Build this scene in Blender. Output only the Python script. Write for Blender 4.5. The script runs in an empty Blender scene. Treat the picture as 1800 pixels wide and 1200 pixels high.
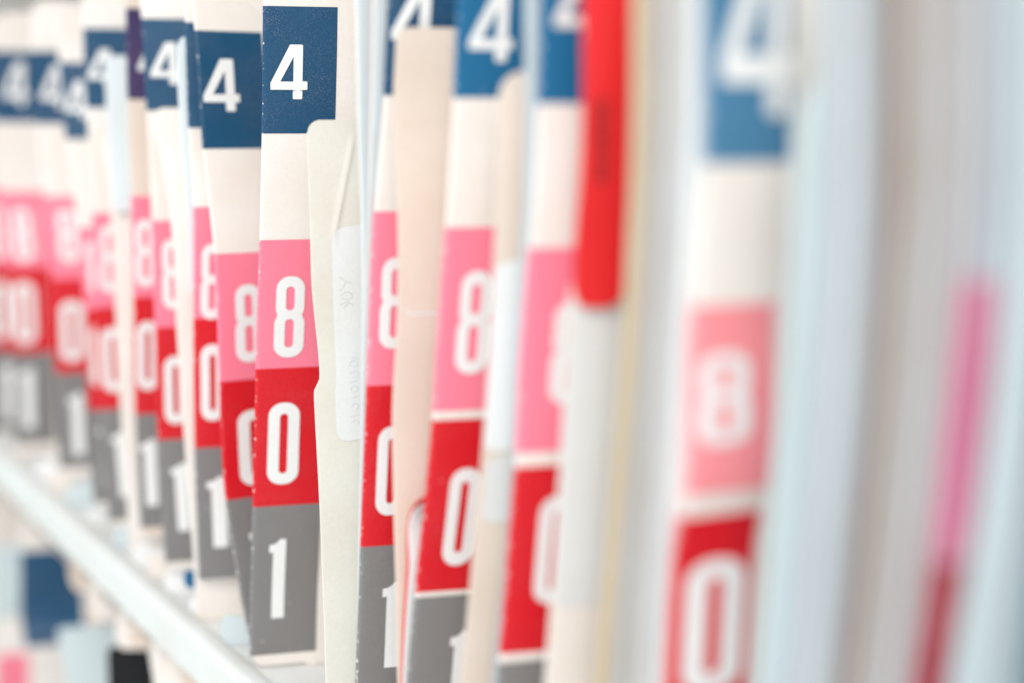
import bpy, bmesh, math, random
from mathutils import Vector, noise
from mathutils.geometry import tessellate_polygon
R_ = math.radians
sc = bpy.context.scene

# ------------------------------------------------------------------ camera
D, H = 0.16, 1.30                  # metres from the row of files, height
FPX = 2400.0                       # focal length in pixels of an 1800 px wide frame
YAW, PITCH = R_(32.5), math.atan(385 / FPX)
fwd = Vector((math.sin(YAW) * math.cos(PITCH), math.cos(YAW) * math.cos(PITCH), -math.sin(PITCH)))
right = Vector((math.cos(YAW), -math.sin(YAW), 0))
up = right.cross(fwd)
CAM = Vector((-D, 0, H))
cd = bpy.data.cameras.new('camera'); cam = bpy.data.objects.new('camera', cd)
sc.collection.objects.link(cam); sc.camera = cam
cam.location = CAM; cam.rotation_euler = fwd.to_track_quat('-Z', 'Y').to_euler()
cd.sensor_width = 36; cd.lens = 48; cd.clip_start = 0.01; cd.clip_end = 60
cd.dof.use_dof = True; cd.dof.aperture_fstop = 3.5; cd.dof.aperture_blades = 0
cd.dof.focus_distance = 0.404

# ------------------------------------------------------------------ light
w = bpy.data.worlds.new('World'); sc.world = w; w.use_nodes = True
bg = w.node_tree.nodes['Background']
bg.inputs[0].default_value = (0.92, 0.97, 1.0, 1); bg.inputs[1].default_value = 1.17

def area(name, loc, target, sx, sy, power, col):
    l = bpy.data.lights.new(name, 'AREA'); l.shape = 'RECTANGLE'; l.size = sx; l.size_y = sy
    l.energy = power; l.color = col
    o = bpy.data.objects.new(name, l); sc.collection.objects.link(o)
    o.location = loc; o.rotation_euler = (Vector(target) - Vector(loc)).to_track_quat('-Z', 'Y').to_euler()
area('aisle_light', (-0.75, -0.55, H + 0.75), (0.0, 0.35, H - 0.05), 0.9, 0.9, 12.5, (1.0, 0.975, 0.94))
sc.view_settings.view_transform = 'Standard'; sc.view_settings.look = 'None'
sc.view_settings.exposure = 0.08; sc.view_settings.gamma = 1; sc.view_settings.use_curve_mapping = False
sc.render.engine = 'CYCLES'
sc.cycles.use_denoising = True
sc.cycles.max_bounces = 8; sc.cycles.diffuse_bounces = 6
sc.cycles.sample_clamp_indirect = 6

# ------------------------------------------------------------------ materials
def new_mat(name):
    m = bpy.data.materials.new(name); m.use_nodes = True
    nt = m.node_tree; b = nt.nodes['Principled BSDF']
    return m, nt, b

def paper_mat(name, col, var=0.06, rough=0.7, fibre=900, bump=0.25, trans=0.0, dirt=0.10):
    m, nt, b = new_mat(name); N = nt.nodes; L = nt.links
    tc = N.new('ShaderNodeTexCoord')
    n1 = N.new('ShaderNodeTexNoise'); n1.inputs['Scale'].default_value = 38; n1.inputs['Detail'].default_value = 5
    n2 = N.new('ShaderNodeTexNoise'); n2.inputs['Scale'].default_value = fibre; n2.inputs['Detail'].default_value = 3
    L.new(tc.outputs['Object'], n1.inputs['Vector']); L.new(tc.outputs['Object'], n2.inputs['Vector'])
    r = N.new('ShaderNodeValToRGB')
    r.color_ramp.elements[0].position = 0.3; r.color_ramp.elements[1].position = 0.7
    d = [c * (1 - var * (1 + 0.6 * i)) for i, c in enumerate(col)]
    r.color_ramp.elements[0].color = (*d, 1); r.color_ramp.elements[1].color = (*col, 1)
    L.new(n1.outputs['Fac'], r.inputs['Fac'])
    mx = N.new('ShaderNodeMixRGB'); mx.blend_type = 'MULTIPLY'; mx.inputs[0].default_value = dirt
    L.new(r.outputs[0], mx.inputs[1]); L.new(n2.outputs['Fac'], mx.inputs[2])
    L.new(mx.outputs[0], b.inputs['Base Color'])
    b.inputs['Roughness'].default_value = rough
    b.inputs['Specular IOR Level'].default_value = 0.3
    bp = N.new('ShaderNodeBump'); bp.inputs['Strength'].default_value = bump; bp.inputs['Distance'].default_value = 0.0002
    L.new(n2.outputs['Fac'], bp.inputs['Height']); L.new(bp.outputs[0], b.inputs['Normal'])
    return m

def label_mat(name, col, worn=(0.80, 0.78, 0.76), speck=0.35, tint=None, rough=0.36):
    """glossy printed label: fine grain, pale scuffs, wear where it folds round the edge (UV.x = mm from the edge)"""
    m, nt, b = new_mat(name); N = nt.nodes; L = nt.links
    uv = N.new('ShaderNodeUVMap'); sx = N.new('ShaderNodeSeparateXYZ'); L.new(uv.outputs[0], sx.inputs[0])
    tc = N.new('ShaderNodeTexCoord')
    g = N.new('ShaderNodeTexNoise'); g.inputs['Scale'].default_value = 2600; g.inputs['Detail'].default_value = 2
    L.new(tc.outputs['Object'], g.inputs['Vector'])
    big = N.new('ShaderNodeTexNoise'); big.inputs['Scale'].default_value = 60; big.inputs['Detail'].default_value = 4
    L.new(tc.outputs['Object'], big.inputs['Vector'])
    # grain
    gr = N.new('ShaderNodeMapRange'); gr.inputs[1].default_value = 0.48; gr.inputs[2].default_value = 0.78
    gr.inputs[3].default_value = 0.0; gr.inputs[4].default_value = speck
    L.new(g.outputs['Fac'], gr.inputs[0])
    bgm = N.new('ShaderNodeMapRange'); bgm.inputs[1].default_value = 0.35; bgm.inputs[2].default_value = 0.65
    L.new(big.outputs['Fac'], bgm.inputs[0])
    mul = N.new('ShaderNodeMath'); mul.operation = 'MULTIPLY'; L.new(gr.outputs[0], mul.inputs[0]); L.new(bgm.outputs[0], mul.inputs[1])
    base = N.new('ShaderNodeMixRGB'); base.inputs[1].default_value = (*col, 1)
    t = tint or [c * 0.8 for c in col]
    base.inputs[2].default_value = (*t, 1); L.new(big.outputs['Fac'], base.inputs[0])
    mg = N.new('ShaderNodeMixRGB'); L.new(mul.outputs[0], mg.inputs[0]); L.new(base.outputs[0], mg.inputs[1])
    mg.inputs[2].default_value = (*[min(1, 0.55 * c + 0.32) for c in col], 1)
    # edge wear
    wn = N.new('ShaderNodeTexNoise'); wn.inputs['Scale'].default_value = 700; wn.inputs['Detail'].default_value = 4
    wn.inputs['Roughness'].default_value = 0.65
    L.new(tc.outputs['Object'], wn.inputs['Vector'])
    ax = N.new('ShaderNodeMath'); ax.operation = 'ADD'; ax.inputs[1].default_value = 0.55; L.new(sx.outputs['X'], ax.inputs[0])
    ab = N.new('ShaderNodeMath'); ab.operation = 'ABSOLUTE'; L.new(ax.outputs[0], ab.inputs[0])
    th = N.new('ShaderNodeMapRange'); th.inputs[1].default_value = 0.0; th.inputs[2].default_value = 0.75
    th.inputs[3].default_value = 0.545; th.inputs[4].default_value = 0.86
    L.new(ab.outputs[0], th.inputs[0])
    gt = N.new('ShaderNodeMath'); gt.operation = 'SUBTRACT'; L.new(wn.outputs['Fac'], gt.inputs[0]); L.new(th.outputs[0], gt.inputs[1])
    ms = N.new('ShaderNodeMapRange'); ms.inputs[1].default_value = 0.0; ms.inputs[2].default_value = 0.04; ms.inputs[4].default_value = 0.9
    L.new(gt.outputs[0], ms.inputs[0])
    mw = N.new('ShaderNodeMixRGB'); L.new(ms.outputs[0], mw.inputs[0]); L.new(mg.outputs[0], mw.inputs[1]); mw.inputs[2].default_value = (*worn, 1)
    # thin vertical scuffs
    mp = N.new('ShaderNodeMapping'); mp.inputs['Scale'].default_value = (900, 900, 90); mp.inputs['Rotation'].default_value = (0.25, 0.2, 0)
    L.new(tc.outputs['Object'], mp.inputs[0])
    sn = N.new('ShaderNodeTexNoise'); sn.inputs['Scale'].default_value = 1; sn.inputs['Detail'].default_value = 3; L.new(mp.outputs[0], sn.inputs['Vector'])
    sr = N.new('ShaderNodeMapRange'); sr.inputs[1].default_value = 0.74; sr.inputs[2].default_value = 0.80; sr.inputs[4].default_value = 0.55
    L.new(sn.outputs['Fac'], sr.inputs[0])
    m2 = N.new('ShaderNodeMixRGB'); L.new(sr.outputs[0], m2.inputs[0]); L.new(mw.outputs[0], m2.inputs[1]); m2.inputs[2].default_value = (*worn, 1)
    L.new(m2.outputs[0], b.inputs['Base Color'])
    b.inputs['Roughness'].default_value = rough; b.inputs['Specular IOR Level'].default_value = 0.25
    bp = N.new('ShaderNodeBump'); bp.inputs['Strength'].default_value = 0.35; bp.inputs['Distance'].default_value = 0.0002
    L.new(g.outputs['Fac'], bp.inputs['Height'])
    bp2 = N.new('ShaderNodeBump'); bp2.inputs['Strength'].default_value = 0.5; bp2.inputs['Distance'].default_value = 0.0012
    L.new(big.outputs['Fac'], bp2.inputs['Height']); L.new(bp.outputs[0], bp2.inputs['Normal'])
    L.new(bp2.outputs[0], b.inputs['Normal'])
    return m

M = dict(
    cream=paper_mat('cream_card', (0.895, 0.838, 0.79)),
    cream_cool=paper_mat('cool_cream_card', (0.74, 0.71, 0.64)),
    peach=paper_mat('peach_card', (0.79, 0.675, 0.585)),
    manila=paper_mat('manila_card', (0.58, 0.475, 0.33)),
    white=paper_mat('white_paper', (0.86, 0.87, 0.87), var=0.02),
    cyan=paper_mat('pale_blue_white_card', (0.63, 0.72, 0.745), var=0.03),
    bluewhite=paper_mat('faint_blue_paper', (0.55, 0.595, 0.63), var=0.04),  # toned down: shade at the near right end is put into this colour
    icy=paper_mat('icy_white_paper', (0.76, 0.82, 0.84), var=0.03),
    hazed=label_mat('hazed_pink_label', (0.93, 0.30, 0.33), tint=(0.90, 0.27, 0.29), speck=0.2),  # lighter copy of the pink: veiling haze put into the label colour
    lilac=paper_mat('faint_lilac_paper', (0.58, 0.52, 0.57), var=0.04),
    greywhite=paper_mat('greyish_white_paper', (0.61, 0.60, 0.595), var=0.05),
    beige=paper_mat('greyish_beige_card', (0.50, 0.475, 0.43), var=0.08),
    mauve=paper_mat('grey_mauve_card', (0.30, 0.25, 0.24), var=0.08),
    teal=paper_mat('dusty_teal_card', (0.16, 0.25, 0.29), var=0.08),
    red_card=paper_mat('red_card', (0.80, 0.018, 0.022), var=0.15, rough=0.42),
    black=paper_mat('black_card', (0.012, 0.012, 0.014)),
    sticker=paper_mat('white_sticker', (0.775, 0.775, 0.765), var=0.03, rough=0.5),
    navy=label_mat('navy_label', (0.010, 0.082, 0.165), tint=(0.012, 0.055, 0.135)),
    blue=label_mat('blue_label', (0.010, 0.145, 0.30), tint=(0.009, 0.11, 0.24), speck=0.1),
    gloss_blue=label_mat('gloss_lit_blue_label', (0.075, 0.22, 0.37), speck=0.1),  # lighter copy of the blue: gloss reflection and haze put into the base colour
    magenta=label_mat('magenta_label', (0.74, 0.21, 0.35), speck=0.2),
    wine=label_mat('wine_red_label', (0.44, 0.010, 0.03), speck=0.1),
    violet=label_mat('violet_label', (0.040, 0.030, 0.10), tint=(0.06, 0.03, 0.11), speck=0.2),
    pink=label_mat('pink_label', (0.93, 0.225, 0.315), tint=(0.90, 0.20, 0.29), speck=0.3),
    red=label_mat('red_label', (0.68, 0.008, 0.018), tint=(0.62, 0.006, 0.014), speck=0.2),
    grey=label_mat('grey_label', (0.225, 0.212, 0.208), tint=(0.20, 0.19, 0.185), speck=0.25),
    print=paper_mat('white_print', (0.87, 0.87, 0.86), var=0.02, rough=0.38),
    ink=paper_mat('pale_blue_ink', (0.64, 0.69, 0.70)),
    dark_ink=paper_mat('dark_ink', (0.10, 0.02, 0.02)),
    enamel=paper_mat('white_enamel', (0.86, 0.88, 0.87), var=0.04, rough=0.4, fibre=300, bump=0.08),
    rail=paper_mat('off_white_enamel', (0.78, 0.81, 0.79), var=0.05, rough=0.5, fibre=300, bump=0.08),
    wall=paper_mat('pale_wall', (0.62, 0.62, 0.60), var=0.05),
)

# ------------------------------------------------------------------ helpers
def ray(px, py):
    return (fwd * FPX + right * (px - 900) - up * (py - 600)).normalized()
def on_plane(px, py, x=0.0):
    r = ray(px, py); t = (x - CAM.x) / r.x
    return CAM + r * t
def project(p):
    v = p - CAM; z = v.dot(fwd)
    return 900 + FPX * v.dot(right) / z, 600 - FPX * v.dot(up) / z
def smooth(a, b, x):
    t = min(1, max(0, (x - a) / (b - a))); return t * t * (3 - 2 * t)

def interp(pts):
    """smooth y(z) through points sorted by z (monotone cubic), linear beyond"""
    pts = sorted(pts); zs = [p[0] for p in pts]; ys = [p[1] for p in pts]; n = len(pts)
    if n == 1: return lambda z: ys[0]
    d = [(ys[i + 1] - ys[i]) / (zs[i + 1] - zs[i]) for i in range(n - 1)]
    m = [d[0]] + [(d[i - 1] + d[i]) / 2 for i in range(1, n - 1)] + [d[-1]]
    def f(z):
        if z <= zs[0]: return ys[0] + 0.35 * m[0] * max(z - zs[0], -0.03)
        if z >= zs[-1]: return ys[-1] + 0.35 * m[-1] * min(z - zs[-1], 0.03)
        i = max(k for k in range(n) if zs[k] <= z); i = min(i, n - 2)
        h = zs[i + 1] - zs[i]; t = (z - zs[i]) / h
        return ((2*t**3 - 3*t*t + 1) * ys[i] + (t**3 - 2*t*t + t) * h * m[i]
                + (-2*t**3 + 3*t*t) * ys[i + 1] + (t**3 - t*t) * h * m[i + 1])
    return f

class Card:
    """a bent sheet of card standing in the row: outer edge follows the traced line, the face runs into the shelf"""
    def __init__(s, edge, ang=20, r=0.00035, wav=0.0003, seed=0, x0=0.0):
        pl = [on_plane(px, py, x0) for px, py in edge]
        s.y = interp([(p.z, p.y) for p in pl]); s.t = math.tan(R_(ang)); s.r = r; s.x0 = x0
        s.wav = wav; s.seed = seed * 7.31; s.ridge = None; s.inset = None
        # centre line of the bend
        s.cx = [(0.0, 0.0, 0.0)]; x = y = 0.0; st = 0.001
        for i in range(260):
            u = i * st; k = s.t * (1 - smooth(0.03, 0.085, u)); n = math.hypot(1, k)
            x += st / n; y -= st * k / n
            s.cx.append((x, y, k))
    def cl(s, u):
        if u <= 0:
            k = s.t; n = math.hypot(1, k); return u / n, -u * k / n, k
        i = min(int(u / 0.001), len(s.cx) - 2); f = u / 0.001 - i
        a, b = s.cx[i], s.cx[i + 1]
        return a[0] + (b[0] - a[0]) * f, a[1] + (b[1] - a[1]) * f, a[2] + (b[2] - a[2]) * f
    def S(s, q, z, off=0.0):
        r = s.r; R = r + off; ins = s.inset(z) * max(0, 1 - abs(q) / 0.008) if s.inset else 0
        if q >= 0: a, b = r + q, -R
        elif q >= -math.pi * r:
            th = -q / r; a, b = r - R * math.sin(th), -R * math.cos(th)
        else: a, b = r + (-q - math.pi * r), R
        a += ins
        x, y, k = s.cl(a); n = math.hypot(1, k)
        nx, ny = k / n, 1 / n              # normal of the centre line (towards +y)
        wv = s.wav * (noise.noise(Vector((a * 14, z * 22, s.seed))) * 2.2 + noise.noise(Vector((a * 50, z * 60, s.seed + 9))) * 0.5)
        if s.ridge and q > 0:
            wv -= s.ridge(q, z)
        return Vector((s.x0 + x + nx * b, s.y(z) + y + ny * b + wv, z))
    def solve(s, px, py):
        u, z = 0.01, on_plane(px, py).z
        for _ in range(14):
            p = project(s.S(u, z)); ex, ey = px - p[0], py - p[1]
            a = project(s.S(u + 1e-4, z)); b = project(s.S(u, z + 1e-4))
            j = ((a[0]-p[0])*1e4, (b[0]-p[0])*1e4, (a[1]-p[1])*1e4, (b[1]-p[1])*1e4)
            det = j[0]*j[3] - j[1]*j[2]
            if abs(det) < 1e-9: break
            du = (ex*j[3] - ey*j[1]) / det; dz = (j[0]*ey - j[2]*ex) / det
            u += max(-0.02, min(0.02, du)); z += max(-0.05, min(0.05, dz))
            u = max(1e-5, min(0.2, u))
        return u, z
    def zedge(s, px, py):
        return on_plane(px, py, s.x0).z

def link_mesh(name, verts, faces, mat, parent=None, uvs=None, smooth_n=None):
    me = bpy.data.meshes.new(name); loc = parent['_w'] if parent else Vector((0, 0, 0))
    loc = Vector(loc)
    me.from_pydata([tuple(Vector(v) - loc) for v in verts], [], faces)
    if uvs:
        ul = me.uv_layers.new(name='UVMap')
        for lp in me.loops: ul.data[lp.index].uv = uvs[lp.vertex_index]
    for i, p in enumerate(me.polygons): p.use_smooth = smooth_n is None or i < smooth_n
    me.materials.append(mat); me.update()
    o = bpy.data.objects.new(name, me); sc.collection.objects.link(o)
    if parent: o.parent = parent; o['_w'] = list(loc)
    return o

ROOTS = []
def thing(name, label, cat, loc, group=None):
    o = bpy.data.objects.new(name, None); sc.collection.objects.link(o)
    o.location = loc; o.empty_display_size = 0.02; o['_w'] = list(loc)
    o['label'] = label; o['category'] = cat
    if group: o['group'] = group
    ROOTS.append(o); return o

COLS = [0, .0003, .0007, .0012, .002, .003, .0045, .006, .008, .010, .012, .014, .0155, .0166, .0172, .0176, .018,
        .0185, .0195, .021, .024, .028, .033, .039, .046, .055, .066, .08, .10, .125, .15]
def card_mesh(name, c, zt, zb, mat, parent, width=0.15, rows=44, rtop=0.006, step=None, ztb=None, rbot=0.004, slant=0.0, rright=0.0):
    """zb: bottom of the card; with step, the outer tab ends at ztb and only the body reaches zb"""
    cols = [q for q in COLS if q < width] + [width]
    if rright: cols = sorted(set(cols + [width - rright * f for f in (.05, .15, .3, .5, .75, 1)]))
    if c.ridge: cols = [q for q in cols if q <= 0.003 or q >= 0.03] ; cols = sorted(cols + [0.0034 + 0.0004 * i for i in range(66)])
    def top(q):
        z = zt + slant * q
        if q < rtop: z -= rtop - math.sqrt(max(0, rtop**2 - (rtop - q)**2))
        return z
    def bot(q):
        b = ztb if step else zb
        if rright and q > width - rright: return b + rright - math.sqrt(max(0, rright**2 - (q - width + rright)**2))
        if q < rbot: return b + rbot - math.sqrt(max(0, rbot**2 - (rbot - q)**2))
        if step and q > step: return zb + (ztb - zb) * (1 - smooth(step, step + 0.0018, q))
        return b
    r = c.r; seq = [(-math.pi * r - q, q) for q in reversed(cols)]
    seq += [(-math.pi * r * f, 0) for f in (0.8, 0.6, 0.4, 0.2)]
    seq += [(q, q) for q in cols]
    V, UV, F = [], [], []
    nr = rows + 1
    for q, u in seq:
        a, b = bot(u), top(u)
        for j in range(nr):
            z = a + (b - a) * j / rows
            V.append(c.S(q, z)); UV.append((q * 1000, z * 1000))
    n = len(seq)
    for i in range(n - 1):
        for j in range(rows):
            F.append((i*nr + j, (i+1)*nr + j, (i+1)*nr + j + 1, i*nr + j + 1))
    ns = len(F)
    # rims along top and bottom
    nc = len(cols)
    for j in (0, rows):
        base = len(V)
        for i in range(n): V.append(V[i*nr + j]); UV.append(UV[i*nr + j])
        for k in range(nc - 1):
            a, b_, c_, d = k, k + 1, n - 2 - k, n - 1 - k
            F.append((base+a, base+b_, base+c_, base+d))
        F.append(tuple(base + i for i in range(nc - 1, n - nc + 1)))
    return link_mesh(name, V, F, mat, parent, UV, ns)

def patch(name, c, q0, q1, z0, z1, mat, parent, off=0.00012, wrap=True, tilt=0.0, rows=14, rad=0.0, ragged=0.0, tilt_bottom=None):
    """a sticker lying on the card between q0..q1 (mm inward) and z0..z1; wraps round the outer edge"""
    r = c.r; qs = []
    if wrap:
        back = 0.012
        qs = [-math.pi*r - back * f for f in (1, .6, .3, .1)] + [-math.pi * r * f for f in (1, .85, .7, .55, .4, .25, .1)]
        q0 = 0
    m = 16; qs += [q0 + (q1 - q0) * i / m for i in range(m + 1)]
    if rad: qs = sorted(set(qs + [q0 + rad * f for f in (.08, .2, .4, .7)]))
    V, UV, F = [], [], []; nr = rows + 1
    tb = tilt if tilt_bottom is None else tilt_bottom
    for q in qs:
        d = max(q, 0)
        a, b = z0 + tb * d, z1 + tilt * d
        if rad and q - q0 < rad:
            k = rad - math.sqrt(max(0, rad**2 - (rad - (q - q0))**2)); a += k; b -= k
        if rad and q1 - q < rad * 0.3:
            rr = rad * .3; k = rr - math.sqrt(max(0, rr**2 - (rr - (q1 - q))**2)); a += k; b -= k
        for j in range(nr):
            z = a + (b - a) * j / rows
            V.append(c.S(q, z, off)); UV.append((q * 1000, z * 1000))
    for i in range(len(qs) - 1):
        for j in range(rows):
            F.append((i*nr + j, (i+1)*nr + j, (i+1)*nr + j + 1, i*nr + j + 1))
    return link_mesh(name, V, F, mat, parent, UV)

def rrect(x0, y0, x1, y1, rx, ry, n=10):
    P = []
    for cx, cy, a0 in ((x1-rx, y1-ry, 0), (x0+rx, y1-ry, 90), (x0+rx, y0+ry, 180), (x1-rx, y0+ry, 270)):
        for i in range(n + 1):
            a = R_(a0 + 90 * i / n); P.append((cx + rx * math.cos(a), cy + ry * math.sin(a)))
    return P
def glyph(ch):
    if ch == '0': return [rrect(0, 0, 1, 1, .46, .16), rrect(.37, .135, .63, .865, .12, .045)]
    if ch == '8':
        P = []
        def arc(cx, cy, rx, ry, a0, a1, n=9):
            for i in range(n + 1):
                a = R_(a0 + (a1 - a0) * i / n); P.append((cx + rx*math.cos(a), cy + ry*math.sin(a)))
        arc(.55, .84, .42, .16, 0, 90); arc(.45, .84, .42, .16, 90, 180)
        P += [(.03, .64)]; arc(.17, .62, .14, .10, 180, 238, 5)
        arc(.15, .42, .15, .09, 120, 180, 5); arc(.46, .16, .46, .16, 180, 270); arc(.54, .16, .46, .16, 270, 360)
        arc(.85, .42, .15, .09, 0, 60, 5); arc(.83, .62, .14, .10, -58, 0, 5)
        return [P, rrect(.36, .585, .64, .875, .13, .05), rrect(.355, .125, .645, .475, .13, .05)]
    if ch == '1': return [[(.24, 0), (.98, 0), (1, .01), (1, .995), (.98, 1), (.62, 1), (.5, .965), (.3, .94), (.02, .93), (0, .92), (0, .835), (.24, .835)]]
    if ch == '4':
        a = [(378,160),(420,160),(423,163),(423,288),(438,288),(440,291),(440,316),(438,318),(423,318),(423,348),(420,351),(393,351),(390,348),(390,318),(314,318),(312,315),(312,294)]
        b = [(391,289),(391,203),(346,289)]
        return [[((x-312)/128, (351-y)/191) for x, y in p] for p in (a, b)]
def map_flat(name, polys, c, f, mat, parent, off=0.00040, du=0.002, dz=0.002):
    bm = bmesh.new()
    P3 = [[Vector((*f(x, y), 0)) for x, y in p] for p in polys]
    flat = [v for p in P3 for v in p]
    vs = [bm.verts.new(v) for v in flat]
    for t in tessellate_polygon(P3):
        try: bm.faces.new([vs[i] for i in t])
        except ValueError: pass
    us = [v.x for v in flat]; zs = [v.y for v in flat]
    for lo, hi, st, ax in ((min(us), max(us), du, 0), (min(zs), max(zs), dz, 1)):
        k = lo + st
        while k < hi:
            co = [0, 0, 0]; no = [0, 0, 0]; co[ax] = k; no[ax] = 1
            bmesh.ops.bisect_plane(bm, geom=bm.verts[:] + bm.edges[:] + bm.faces[:], plane_co=co, plane_no=no); k += st
    V = [c.S(max(v.co.x, 0), v.co.y, off) for v in bm.verts]
    bm.verts.index_update(); F = []
    for fc in bm.faces:
        idx = [v.index for v in fc.verts]
        n = (V[idx[1]] - V[idx[0]]).cross(V[idx[2]] - V[idx[0]])
        F.append(idx if n.y < 0 else idx[::-1])
    bm.free()
    return link_mesh(name, V, F, mat, parent)
def digit(ch, c, cx, cy, wd, ht, parent):
    u, z = c.solve(cx, cy)
    p = project(c.S(u, z)); a = project(c.S(u + 0.001, z)); b = project(c.S(u, z + 0.001))
    su = 0.001 / max(1e-6, abs(a[0] - p[0])); sz = 0.001 / abs(b[1] - p[1])
    W, Hh = wd * su, ht * sz; u0 = max(0.0004, u - W / 2)
    return map_flat('digit', glyph(ch), c, lambda x, y: (u0 + x * W, z - Hh / 2 + y * Hh), M['print'], parent)

BOARD = on_plane(505, 1225).z - 0.0010     # top of the shelf board the files stand on
LABW = 0.0212
def folder(label, edge, top, bottom, bands, digits, ang=20, card='cream', blue='navy', cover=None, sticker=None,
           group='cream colour-coded folders standing on the upper shelf', seed=1, width=0.15, labw=LABW, tabstep=0.0172, bb=None,
           tilt=0.0, cat='file folder', wav=0.0003, name='file_folder', rtop=0.006):
    c = Card(edge, ang, r=0.0006, seed=seed, wav=wav)
    at = interp([(py, px) for px, py in edge])
    zt = c.zedge(at(top), top); zb = c.zedge(at(bottom), bottom)
    board = BOARD if bb is None else bb
    o = thing(name, label, cat, (0.0, c.y(zb), board), group)
    bodyz = min(zb - 0.001, board)
    card_mesh('back_cover', c, zt, bodyz, M[card], o, width=width, step=tabstep, ztb=zb, rtop=rtop)
    dd = {d[0]: d for d in digits}
    for k, (col, ch, a, b) in enumerate(bands):
        z1 = c.zedge(at(a), a); z0 = c.zedge(at(b), b)
        lb = patch('label', c, 0, labw, z0, z1, M[blue if col == 'navy' else col], o, off=0.00010 + 0.00004 * k, tilt=tilt)
        lb['label'] = {'navy': 'dark blue number label', 'pink': 'pink number label', 'red': 'red number label', 'grey': 'grey number label', 'hazed': 'hazed pink number label', 'magenta': 'dusky pink number label', 'wine': 'dark red number label'}[col]
        if ch in dd: digit(ch, c, *dd[ch][1:], lb)
    if cover: front_cover(o, cover, sticker, board)
    return o, c

def front_cover(o, cv, stickers, board):
    c = Card(cv['edge'], cv.get('ang', 20), r=0.00022, seed=cv.get('seed', 3), wav=cv.get('wav', 0.0003), x0=cv.get('x0', 0.0))
    if 'ridge' in cv:
        (x1, y1), (x2, y2) = cv['ridge']; A = c.solve(x1, y1); B = c.solve(x2, y2)
        L = math.hypot(B[0]-A[0], B[1]-A[1]); tx, tz = (B[0]-A[0])/L, (B[1]-A[1])/L
        def rd(q, z):
            s_ = (q-A[0])*tx + (z-A[1])*tz; d = (q-A[0])*tz - (z-A[1])*tx
            return 0.00050 * math.exp(-(d/0.0007)**2) * smooth(0, 0.004, s_) * (1 - smooth(L-0.006, L, s_))
        c.ridge = rd
    if cv.get('notch'):
        za, zb_, zc = (c.zedge(550, k) for k in (470, 662, 690))
        c.inset = lambda z: 0.0019 * (smooth(-za, -zb_, -z) if z > zb_ else 1 - smooth(-zb_, -zc, -z))
    at = interp([(py, px) for px, py in cv['edge']])
    zt = c.zedge(at(cv['top']), cv['top']); zb = board if cv.get('bottom') is None else c.zedge(at(cv['bottom']), cv['bottom'])
    f = card_mesh('front_cover', c, zt, zb, M[cv.get('card', 'cream')], o, width=cv.get('width', 0.15), rtop=cv.get('rtop', 0.005), rows=cv.get('rows', 60), rbot=cv.get('rbot', 0.002))
    for i, s in enumerate(stickers or []):
        u0, z1 = c.solve(*s['tl']); u1, z0 = c.solve(*s['br'])
        st = patch(s.get('name', 'name_sticker'), c, u0, u1, z0, z1, M[s.get('card', 'sticker')], f, off=0.00015 + 0.00012 * i, wrap=False, rad=s.get('rad', 0.002), rows=24, tilt=s.get('tilt', 0))
        if s.get('ink'):
            s['ink'](c, st)
    return c

def sheet(name, label, cat, edge, top, bottom, card, ang=20, width=0.13, group=None, seed=1, r=0.0003, rtop=0.003, parent=None, x0=0.0, rbot=0.002, wav=0.0003, board=None, slant=0.0, rright=0.0):
    c = Card(edge, ang, r=r, seed=seed, x0=x0, wav=wav)
    at = interp([(py, px) for px, py in edge])
    zt = c.zedge(at(top), top)
    zb = (BOARD if board is None else board) if bottom is None else c.zedge(at(bottom), bottom)
    o = parent or thing(name, label, cat, (0, c.y(zb), zb), group)
    p = card_mesh('sheet' if name == 'paper_sheaf' else 'cover', c, zt, zb, M[card], o, width=width, rtop=rtop, rbot=rbot, slant=slant, rright=rright)
    return o, c, p

def sheaf(label, e0, e1, n, top, bottom, cards, group=None, ang=20, seed=5, r=0.00012, board=None, wav=0.0002, width=0.12):
    """loose pages standing together: each page its own sheet"""
    rnd = random.Random(seed); o = None
    for i in range(n):
        f = i / (n - 1) if n > 1 else 0
        j = rnd.uniform(-.25, .25) / max(1, n)
        e = [(a[0] + (b[0] - a[0]) * (f + j), a[1]) for a, b in zip(e0, e1)]
        tp = top + rnd.uniform(-6, 6)
        x0 = rnd.uniform(0.0, 0.0022)
        # shift for the setback so that the page keeps its own place in the row
        o_, c, p = sheet('paper_sheaf', label, 'papers', e, tp, bottom, cards[i % len(cards)], ang, width, group, seed * 13, r, 0.002, parent=o, x0=x0, board=board, wav=wav)
        o = o or o_
    return o

def bands(b, p, r_, g, gap=0):
    L = []
    if b: L.append(('navy', '4', b[0], b[1]))
    if p: L.append(('pink', '8', p[0], p[1]))
    if r_: L.append(('red', '0', r_[0], r_[1]))
    if g: L.append(('grey', '1', g[0], g[1]))
    return L

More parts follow.
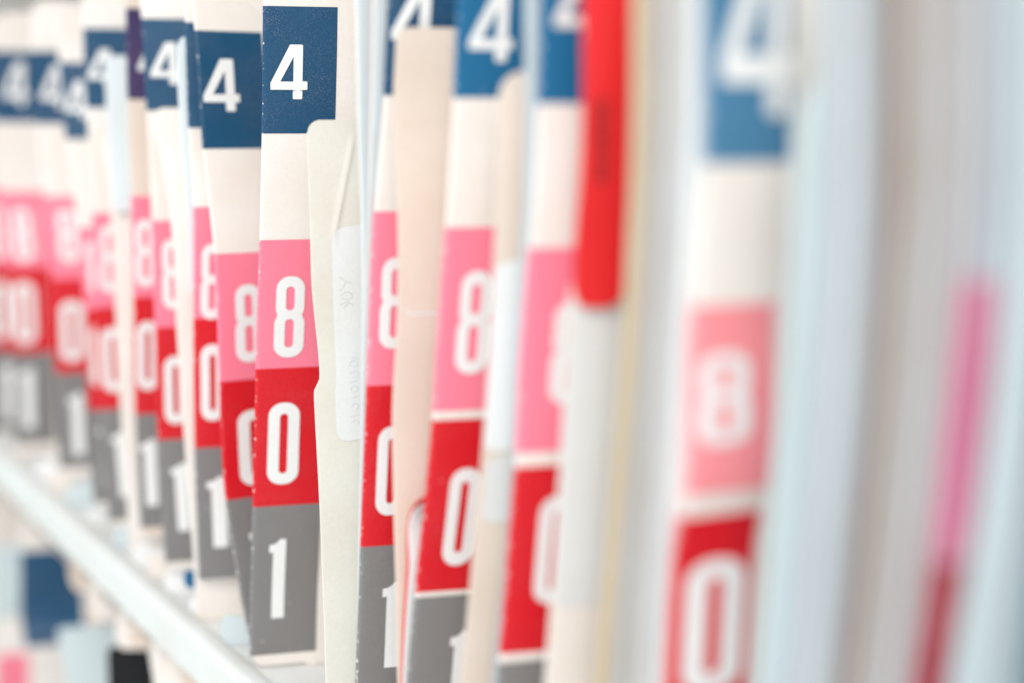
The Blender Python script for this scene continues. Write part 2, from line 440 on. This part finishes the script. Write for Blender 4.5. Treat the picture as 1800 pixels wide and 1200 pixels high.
# ------------------------------------------------------------------ the rack
def box(V, F, x0, x1, y0, y1, z0, z1):
    b = len(V)
    V += [(x0,y0,z0),(x1,y0,z0),(x1,y1,z0),(x0,y1,z0),(x0,y0,z1),(x1,y0,z1),(x1,y1,z1),(x0,y1,z1)]
    F += [tuple(b+i for i in f) for f in ((0,3,2,1),(4,5,6,7),(0,1,5,4),(1,2,6,5),(2,3,7,6),(3,0,4,7))]
def boxobj(name, dims, mat, parent, bev=0.0015):
    V, F = [], []; box(V, F, *dims)
    o = link_mesh(name, V, F, mat, parent); 
    for p in o.data.polygons: p.use_smooth = False
    if bev:
        m = o.modifiers.new('bevel', 'BEVEL'); m.width = bev; m.segments = 4
    return o
YN, YF = -0.12, 2.2
RT = on_plane(240, 990).z; RB = on_plane(240, 1066).z
rack = thing('filing_rack', 'white enamelled steel filing rack that carries both rows of folders', 'filing rack', (0, 0, BOARD - 0.25))
boxobj('shelf_board', (0.0008, 0.24, YN, YF, BOARD - 0.0025, BOARD - 0.0004), M['enamel'], rack, 0)
boxobj('shelf_rail', (-0.0075, 0.0015, YN, YF, RB, RT), M['rail'], rack, 0.0035)
boxobj('back_panel', (0.245, 0.248, YN, YF, BOARD - 0.25, H + 0.078), M['enamel'], rack, 0)
boxobj('shelf_board', (0.004, 0.24, YN, YF, H + 0.078, H + 0.081), M['enamel'], rack, 0)
LB = BOARD - 0.25
boxobj('shelf_board', (0.004, 0.24, YN, YF, LB - 0.003, LB - 0.0005), M['enamel'], rack, 0)
o = boxobj('wall', (-1.2, 1.6, 3.2, 3.25, -0.2, 2.7), M['wall'], None, 0); o['kind'] = 'structure'
o = boxobj('floor', (-1.2, 1.6, -1.0, 3.2, -0.25, -0.2), M['wall'], None, 0); o['kind'] = 'structure'

# ------------------------------------------------------------------ handwriting and print
def scribble(pts, wpx):
    def f(c, parent):
        V, F = [], []
        for st in pts:
            prev = None
            for i, (x, y) in enumerate(st):
                u, z = c.solve(x, y)
                nx = st[min(i+1, len(st)-1)]; pv = st[max(i-1, 0)]
                dx, dy = nx[0]-pv[0], nx[1]-pv[1]; l = math.hypot(dx, dy) or 1
                a = c.solve(x - dy/l*wpx/2, y + dx/l*wpx/2); b = c.solve(x + dy/l*wpx/2, y - dx/l*wpx/2)
                V += [c.S(a[0], a[1], 0.00026), c.S(b[0], b[1], 0.00026)]
                if prev is not None: F.append((prev, prev+1, len(V)-1, len(V)-2))
                prev = len(V) - 2
        return link_mesh('handwriting', V, F, M['ink'], parent)
    return f
def stroke(pts, n=5):
    out = []
    for i in range(len(pts) - 1):
        p0 = pts[max(i-1, 0)]; p1, p2 = pts[i], pts[i+1]; p3 = pts[min(i+2, len(pts)-1)]
        for k in range(n):
            t = k / n
            out.append(tuple(0.5*((2*p1[a]) + (-p0[a]+p2[a])*t + (2*p0[a]-5*p1[a]+4*p2[a]-p3[a])*t*t + (-p0[a]+3*p1[a]-3*p2[a]+p3[a])*t**3) for a in (0, 1)))
    out.append(pts[-1]); return out
hand = [stroke(s) for s in (
    [(597, 487), (606, 494), (618, 497)], [(607, 495), (603, 505), (596, 511)],
    [(599, 520), (607, 513), (617, 515), (619, 522), (611, 526), (600, 524)],
    [(598, 535), (612, 531), (621, 538)], [(604, 541), (612, 533)],
    [(618, 628), (630, 630)], [(614, 640), (620, 633), (629, 637), (624, 645), (615, 641)],
    [(615, 655), (628, 652), (630, 660), (618, 663)], [(615, 672), (630, 668)], [(616, 684), (622, 677), (630, 683), (622, 689), (616, 684)],
    [(617, 700), (631, 696)], [(618, 716), (624, 708), (631, 714), (625, 720)], [(616, 732), (632, 728)], [(617, 742), (627, 738), (631, 744)])]

# ------------------------------------------------------------------ upper row, far to near
def scale(px): return (px + 650) / 1155.0
def row(y, px): return 215 + (y - 215) * scale(px)
# a few folders that carry the row on beyond the left edge of the picture
def far(px, label, seed):
    s = scale(px); rr = lambda a, b: (row(a, px), row(b, px))
    e = [(px - 4, row(-105, px)), (px, row(400, px)), (px + 14*s, row(1168, px))]
    ds = [('4', px+48*s, row(127, px), 65*s, 110*s), ('8', px+55*s, row(557, px), 52*s, 142*s),
          ('0', px+52*s, row(779, px), 54*s, 142*s), ('1', px+44*s, row(1016, px), 28*s, 137*s)]
    folder(label, e, row(-105, px), row(1168, px), bands(rr(0, 220), rr(420, 640), rr(640, 890), rr(890, 1150)), ds, seed=seed)
for i, px in enumerate((-205, -165, -125, -85)):
    far(px, 'cream folder standing in the row beyond the left end of the picture', 50 + i)

folder('blurred cream folder, farthest left of the row, almost hidden behind the next one',
       [(-48, 20), (-42, 340), (-34, 780)], 28, 800, bands((88, 212), (332, 468), (468, 615), (615, 775)),
       [('8', -6, 408, 34, 90), ('0', 0, 545, 36, 100), ('1', 12, 690, 24, 100)], seed=11)
folder('blurred cream folder with rounded top and a whole 4 at the left border',
       [(-6, 20), (-3, 215), (2, 335), (14, 470), (22, 620), (26, 790)], 22, 795, bands((90, 215), (337, 470), (470, 620), (620, 780)),
       [('4', 27, 148, 44, 76), ('8', 40, 413, 34, 92), ('0', 43, 550, 40, 108), ('1', 47, 700, 25, 105)], seed=12)
folder('blurred cream folder with rounded top, second complete 4 from the left border',
       [(52, 0), (57, 90), (62, 218), (78, 345), (92, 490), (98, 655), (105, 830)], 2, 835, bands((90, 218), (345, 490), (490, 655), (655, 822)),
       [('4', 94, 152, 46, 76), ('8', 120, 415, 36, 92), ('0', 127, 582, 42, 106), ('1', 134, 745, 25, 108)], seed=13)
folder('short blurred cream folder whose rounded top and blue label sit lower than its neighbours',
       [(97, 20), (104, 110), (116, 245), (137, 400), (149, 545), (155, 720), (166, 890)], 18, 892, bands((110, 245), (400, 545), (545, 720), (720, 882)),
       [('4', 134, 176, 42, 66), ('8', 172, 470, 36, 96), ('0', 178, 625, 40, 110), ('1', 188, 800, 26, 110)], seed=14)
folder('blurred cream folder with a 4 half covered by a pale blue paper slip',
       [(143, -20), (146, 50), (152, 190), (163, 375), (167, 540), (176, 720), (192, 912)], -30, 925, bands((50, 190), (375, 540), (540, 719), (719, 914)),
       [('4', 173, 119, 48, 64), ('8', 193, 455, 36, 118), ('0', 199, 632, 40, 112), ('1', 214, 815, 28, 114)], seed=15,
       cover=dict(edge=[(153, 195), (186, 300), (194, 375), (203, 540), (212, 720), (226, 925)], top=190, card='cream', seed=4))
sheet('paper_slip', 'pale blue white paper slip standing on end before the half covered 4', 'paper slip',
      [(184, 95), (189, 250), (199, 380), (208, 600)], 98, 372, 'icy', width=0.05, seed=2, rtop=0.002)
folder('blurred folder of warm cream card with a dark violet label, mostly hidden',
       [(221, -20), (224, 175), (231, 345), (235, 522), (238, 727), (247, 925)], -30, 940, bands((15, 175), (345, 522), (522, 727), (727, 926)),
       [('4', 262, 105, 40, 60), ('8', 256, 445, 36, 118), ('0', 258, 625, 38, 120), ('1', 262, 830, 28, 116)], seed=16, blue='violet', card='peach')
folder('softly blurred cream folder with a full 4, second left of the leaning one',
       [(244, -20), (249, 33), (257, 195), (267, 388), (273, 575), (278, 772), (291, 985)], -40, 1000, bands((33, 195), (388, 575), (575, 772), (772, 987)),
       [('4', 291, 112, 54, 74), ('8', 304, 482, 38, 122), ('0', 309, 685, 40, 118), ('1', 317, 873, 28, 118)], seed=17,
       cover=dict(edge=[(264, 195), (287, 300), (300, 388), (312, 600), (326, 800), (341, 990)], top=190, card='cream', seed=6))
sheet('paper_slip', 'pale crumpled paper slip squeezed in just left of the leaning folder', 'paper slip',
      [(311, 60), (313, 150), (319, 260), (331, 420), (338, 700)], 64, 520, 'icy', width=0.05, seed=3, rtop=0.003, wav=0.001)
folder('cream folder behind the leaning one, showing only pink, red and grey at its left',
       [(324, -20), (327, 120), (333, 250), (341, 362), (341, 560), (342, 786), (350, 1016)], -60, 1020, bands((40, 225), (364, 560), (560, 786), (786, 1017)),
       [('4', 392, 130, 50, 80), ('8', 373, 495, 40, 132), ('0', 374, 672, 42, 134), ('1', 382, 899, 34, 124)], seed=18)
folder('leaning cream folder with bowed edge and crumpled pink label, left of the sharp one',
       [(332, -20), (342, 54), (358, 262), (375, 445), (387, 668), (397, 878), (413, 985), (437, 1112), (448, 1150)], -90, 1130,
       bands((54, 262), (446, 672), (671, 879), (878, 1114)),
       [('4', 386, 150, 64, 92), ('8', 437, 568, 48, 136), ('0', 447, 785, 56, 132), ('1', 462, 990, 30, 130)], ang=4, seed=19, wav=0.0006, labw=0.0222)
folder('sharpest folder in the middle, reading 4 8 0 1 in full, with a handwritten sticker',
       [(463, -20), (461, 235), (456, 421), (450, 648), (445, 890), (440, 1150), (441, 1175)], -100, 1170,
       bands((11, 235), (422, 649), (648, 891), (890, 1151)),
       [('4', 508, 127, 65, 96), ('8', 509, 557, 53, 142), ('0', 498, 779, 55, 143), ('1', 486, 1016, 29, 138)], ang=19, seed=20,
       cover=dict(notch=True, edge=[(540, 212), (540, 245), (545, 400), (549, 590), (552, 694), (556, 780), (562, 900), (567, 1060), (573, 1230)],
                  top=211, card='cream_cool', seed=8, rtop=0.0035, rows=110, ridge=((622, 238), (584, 430)), ang=24),
       sticker=[dict(tl=(583, 408), br=(662, 781), rad=0.0035, ink=scribble(hand, 1.1), tilt=0.15)])
sheaf('sheaf of white page edges standing upright right of the handwritten sticker',
      [(623, -20), (629, 200), (636, 420), (636, 650), (630, 930), (626, 1220)],
      [(679, -20), (669, 200), (654, 420), (643, 650), (634, 930), (627, 1220)], 13, -100, None, ['white', 'greywhite', 'cyan', 'bluewhite', 'white', 'greywhite', 'cyan'], seed=5)
folder('cream folder just right of the sheaf of pages, numbers half hidden by a peach cover',
       [(683, -20), (674, 168), (658, 372), (646, 650), (635, 960), (624, 1220)], -110, 1290,
       bands((-70, 168), (372, 678), (677, 961), (960, 1280)),
       [('4', 724, 32, 78, 118), ('8', 694, 533, 52, 160), ('0', 687, 827, 50, 156), ('1', 686, 1097, 32, 150)], seed=21,
       cover=dict(edge=[(698, 50), (692, 170), (699, 400), (698, 560), (690, 720), (692, 900), (697, 1060), (700, 1230)], top=48, card='peach', seed=9, rtop=0.003),
       sticker=[dict(tl=(702, 222), br=(796, 552), rad=0.003, card='print', name='flap_edge'), dict(tl=(701, 219), br=(796, 547), rad=0.003, card='peach', name='flap')])
sheet('red_folder', 'thin red folder edge peeping out behind the white tab near the bottom', 'folder',
      [(741, 872), (722, 893), (714, 1000), (708, 1100), (703, 1220)], 872, None, 'red_card', seed=31, rtop=0.001, width=0.05)
sheet('index_card', 'small white tabbed card in front of the thin red folder edge', 'index card',
      [(745, 884), (727, 897), (720, 1000), (713, 1100), (707, 1220)], 884, None, 'sticker', seed=32, rtop=0.001, width=0.05)
folder('cream folder with bright blue 4 right of the peach cover, numbers 4 8 0 visible',
       [(807, -20), (797, 172), (783, 400), (771, 580), (761, 730), (747, 880), (731, 1043), (715, 1220)], -120, 1345,
       bands((-85, 172), (400, 722), (738, 1040), (1049, 1335)),
       [('4', 864, 48, 78, 122), ('8', 833, 567, 58, 180), ('0', 811, 908, 54, 170), ('1', 802, 1185, 32, 155)], blue='blue', seed=22, labw=0.0205,
       cover=dict(edge=[(876, 128), (873, 300), (868, 450), (860, 620), (848, 790), (834, 930), (808, 1230)], top=125, card='peach', seed=10, rtop=0.0055),
       sticker=[dict(tl=(858, 460), br=(925, 790), rad=0.003, card='white'), dict(tl=(857, 800), br=(900, 915), rad=0.003)])
sheaf('few blurred white pages between the bright blue 4 and the red folder',
      [(921, -20), (922, 300), (905, 600), (893, 900), (862, 1220)], [(944, -20), (940, 300), (921, 600), (903, 900), (874, 1220)], 4, -120, None,
      ['bluewhite', 'cyan', 'bluewhite'], seed=6)
folder('blurred cream folder directly left of the big red folder',
       [(952, -20), (946, 182), (931, 435), (918, 600), (906, 808), (891, 1000), (872, 1220)], -140, 1475,
       bands((-110, 182), (436, 795), (820, 1147), (1163, 1465)),
       [('4', 1016, 6, 82, 130), ('8', 1004, 620, 72, 182), ('0', 975, 965, 66, 190), ('1', 948, 1300, 36, 160)], blue='blue', seed=23, labw=0.0195,
       cover=dict(edge=[(1006, 440), (1000, 540), (986, 800), (970, 1055), (956, 1230)], top=470, card='cream', seed=11, ang=17),
       sticker=[dict(tl=(1003, 500), br=(1110, 1058), rad=0.004)])
def red_print(c, parent):
    random.seed(4); V, F = [], []
    ys = 178
    while ys < 325:
        hgt = random.uniform(5, 11)
        for x0, x1 in ((1047, 1055), (1059, 1067)):
            q = [c.solve(x0, ys), c.solve(x1, ys), c.solve(x1, ys + hgt), c.solve(x0, ys + hgt)]
            b = len(V); V += [c.S(u, z, 0.0002) for u, z in q]; F.append((b, b+1, b+2, b+3))
        ys += hgt + random.uniform(4, 8)
    link_mesh('small_print', V, F, M['dark_ink'], parent)
o, c, p = sheet('red_folder', 'bright red folder tab with rounded lower corner and small dark print', 'folder',
      [(1024, -20), (1021, 300), (1010, 440), (1005, 560)], -140, 541, 'red_card', seed=33, rtop=0.002, rbot=0.003, width=0.0102, r=0.0005, ang=24, rright=0.004)
red_print(c, p)
sheet('manila_folder', 'blurred golden manila folder edge right of the big red folder', 'folder',
      [(1114, -20), (1106, 300), (1094, 600), (1072, 900), (1046, 1220)], -150, None, 'manila', seed=34, r=0.0010, rtop=0.002)
sheaf('blurred sheaf of greyish white pages between manila edge and the next numbered folder',
      [(1146, -20), (1140, 300), (1124, 600), (1098, 900), (1072, 1220)], [(1216, -20), (1211, 300), (1192, 600), (1173, 900), (1152, 1220)], 8, -150, None,
      ['greywhite', 'greywhite', 'beige', 'greywhite', 'greywhite', 'bluewhite', 'cyan', 'white'], seed=7)
folder('large blurred cream folder with pink 8 and red 0, nearest the camera of those numbered',
       [(1241, -20), (1236, 287), (1216, 535), (1205, 870), (1194, 905), (1172, 1220)], -160, 1640,
       [('navy', '4', -165, 287), ('hazed', '8', 537, 870), ('red', '0', 907, 1260), ('grey', '1', 1285, 1620)],
       [('4', 1332, 38, 132, 335), ('8', 1272, 700, 92, 162), ('0', 1252, 1098, 104, 235), ('1', 1230, 1450, 60, 200)], blue='gloss_blue', seed=24, ang=12, labw=0.0165,
       cover=dict(edge=[(1412, 150), (1398, 300), (1388, 540), (1356, 870), (1330, 1230)], top=140, card='cyan', seed=12, rtop=0.004))
sheaf('very blurred pale blue white pages right of the nearest numbered folder',
      [(1440, -20), (1436, 300), (1424, 600), (1396, 900), (1366, 1220)], [(1535, -20), (1532, 300), (1515, 600), (1488, 900), (1455, 1220)], 9, -200, None,
      ['cyan', 'bluewhite', 'cyan', 'bluewhite', 'lilac'], seed=8)
sheet('mauve_sheet', 'very blurred grey mauve upright edge in the right part of the picture', 'folder',  # dark grey mauve upright sheet with a thick rounded edge
      [(1548, -20), (1545, 300), (1530, 600), (1502, 900), (1468, 1220)], -220, None, 'mauve', seed=35, r=0.0014, rtop=0.002)
sheaf('very blurred greyish beige pages between the mauve edge and the pink label',
      [(1585, -20), (1580, 300), (1562, 600), (1536, 900), (1500, 1220)], [(1700, -20), (1690, 300), (1664, 600), (1628, 900), (1580, 1220)], 9, -250, None,
      ['beige', 'beige', 'lilac', 'beige', 'lilac', 'bluewhite'], seed=9)
folder('very blurred folder at the far right showing a narrow pink and dark red strip',
       [(1712, -20), (1708, 300), (1700, 500), (1672, 800), (1650, 985), (1612, 1220)], -260, 1900,
       [('magenta', '8', 495, 985), ('wine', '0', 988, 1400), ('grey', '1', 1420, 1880)], [], card='bluewhite', seed=25, ang=12, labw=0.016,
       cover=dict(edge=[(1782, -20), (1776, 300), (1763, 500), (1732, 800), (1702, 1000), (1662, 1230)], top=-250, card='cyan', seed=13))
sheaf('very blurred pale blue pages along the right border of the picture',
      [(1800, -20), (1796, 300), (1784, 600), (1752, 900), (1722, 1220)], [(1850, -20), (1840, 300), (1826, 600), (1800, 900), (1762, 1220)], 5, -260, None,
      ['cyan', 'bluewhite', 'cyan'], seed=10)
sheet('teal_folder', 'very blurred dusty teal folder edge in the lower right corner', 'folder',
      [(1880, -20), (1870, 300), (1852, 600), (1826, 900), (1785, 1220)], -260, None, 'teal', seed=36, r=0.0012, rtop=0.002)
sheaf('white pages just outside the right border', [(1940, -20), (1920, 600), (1880, 1220)], [(2050, -20), (2030, 600), (1990, 1220)], 5, -300, None, ['white', 'cyan'], seed=14)

# ------------------------------------------------------------------ lower shelf, tops of its files
G2 = 'blurred folders standing on the lower shelf'
sheet('file_folder', 'pale blue folder top at the left border below the shelf rail', 'file folder', [(-14, 930), (-10, 1200), (-6, 1500)], 960, 1120, 'cyan', seed=41, group=G2)
folder('cream folder low at the left border with a pink label, under the rail', [(-8, 1060), (-6, 1150), (-2, 1400)], 1084, 1700,
       [('pink', '8', 1150, 1330)], [], seed=47, group=G2, bb=LB, labw=0.018)
folder('cream folder below the shelf rail with a wide dark blue label', [(34, 900), (36, 990), (44, 1130), (60, 1180)], 905, 1142,
       [('navy', '4', 968, 1136)], [], seed=42, group=G2, bb=LB, labw=0.034, tabstep=0.036)
sheet('file_folder', 'curled cream folder corner hanging over the dark blue label under the rail', 'file folder', [(58, 905), (70, 950), (92, 985), (150, 1032)], 900, 1030, 'cream', seed=43, rtop=0.008, rbot=0.004, group=G2, width=.06)
sheet('file_folder', 'pale blue tab standing out between blue label and black folder', 'file folder', [(98, 1090), (104, 1130), (120, 1220), (140, 1500)], 1104, 1700, 'cyan', seed=44, group=G2, rtop=0.002, slant=0.02)
sheet('file_folder', 'cream folder between the pale blue tab and the black corner', 'file folder', [(150, 1050), (158, 1200), (166, 1500)], 1048, 1098, 'peach', seed=46, group=G2, rtop=0.004)
sheet('file_folder', 'black folder corner on the lower shelf beside the pale blue tab', 'file folder', [(188, 1130), (190, 1200), (195, 1500)], 1136, 1700, 'black', seed=45, group=G2)
for k, (px, ty) in enumerate(((200, 1066), (224, 1088), (250, 1110), (278, 1134), (308, 1158), (338, 1184))):
    px += 10 * (k > 1)
    sheet('file_folder', 'one of the fanned cream folder tops right of the black corner', 'file folder', [(px - 2, ty), (px, ty + 25), (px + 5, ty + 60), (px + 12, ty + 110), (px + 20, 1600)],
          ty, 1138 if k < 2 else 1750, ('cream', 'peach', 'cream')[k % 3], seed=60 + k, group='fanned cream folder tops on the lower shelf', rtop=0.008, wav=0.0008, r=0.0009, ang=32)
sheet('file_folder', 'peach folder corner curling out under the rail above the cream curled one', 'file folder', [(112, 968), (120, 1000), (128, 1042)], 966, 1040, 'peach', seed=48, rtop=0.007, rbot=0.003, group=G2, width=.04, r=0.0008)
sheet('file_folder', 'cream folder corner curling out under the rail left of the fanned tops', 'file folder', [(150, 1008), (156, 1040), (162, 1092)], 1006, 1090, 'cream', seed=49, rtop=0.007, rbot=0.003, group=G2, width=.04, r=0.0008)
G3 = 'crumpled paper corners low in the upper row'
for k, (px, ty, card, lab) in enumerate((
        (-20, 770, 'white', 'blurred white paper corner just above the rail, cut by the left border'),
        (20, 782, 'cream', 'blurred cream paper corner just above the rail near the left border'),
        (84, 822, 'cream', 'blurred cream paper corner above the rail between white and pale blue ones'),
        (62, 800, 'white', 'blurred white paper corner above the rail under the second grey label'),
        (112, 850, 'cyan', 'blurred pale blue paper corner above the rail under the third grey label'),
        (150, 890, 'white', 'blurred bright white paper corner low in the row under the short folder'),
        (196, 925, 'cyan', 'small pale blue paper corner under the 1 of the half covered folder'),
        (232, 950, 'white', 'blurred white paper corner under the folder with the violet label'),
        (255, 975, 'cream', 'soft cream paper corner under the folder left of the pale crumpled slip'),
        (330, 1040, 'white', 'soft white paper corner right of the small dark blue tab'),
        (284, 1000, 'white', 'soft white paper corner under the second folder left of the leaning one'),
        (384, 1075, 'cyan', 'pale blue paper corner between leaning folder foot and shelf rail'))):
    sheet('paper_corner', lab, 'paper', [(px - 5, ty - 8), (px + 6, ty + 40), (px + 24, ty + 90), (px + 30, ty + 200)], ty, None, card, seed=100 + k, group=G3, wav=0.001, width=0.07, rtop=0.006, slant=-0.25 if k % 2 else 0.1)
sheet('blue_tab', 'small dark blue tab low in the row just left of the leaning folder foot', 'index tab', [(323, 1000), (324, 1035), (326, 1060)], 1003, 1034, 'blue', seed=120, width=0.004, rtop=0.001)
for k, (px, ty) in enumerate(((390, 1230), (430, 1265), (-50, 890), (-90, 860))):
    sheet('file_folder', 'cream folder on the lower shelf hidden by the rail or the border', 'file folder', [(px, ty), (px + 4, 1700)], ty, 1800, 'cream', seed=80 + k, group=G2)

for o in bpy.data.objects:
    if '_w' in o: del o['_w']
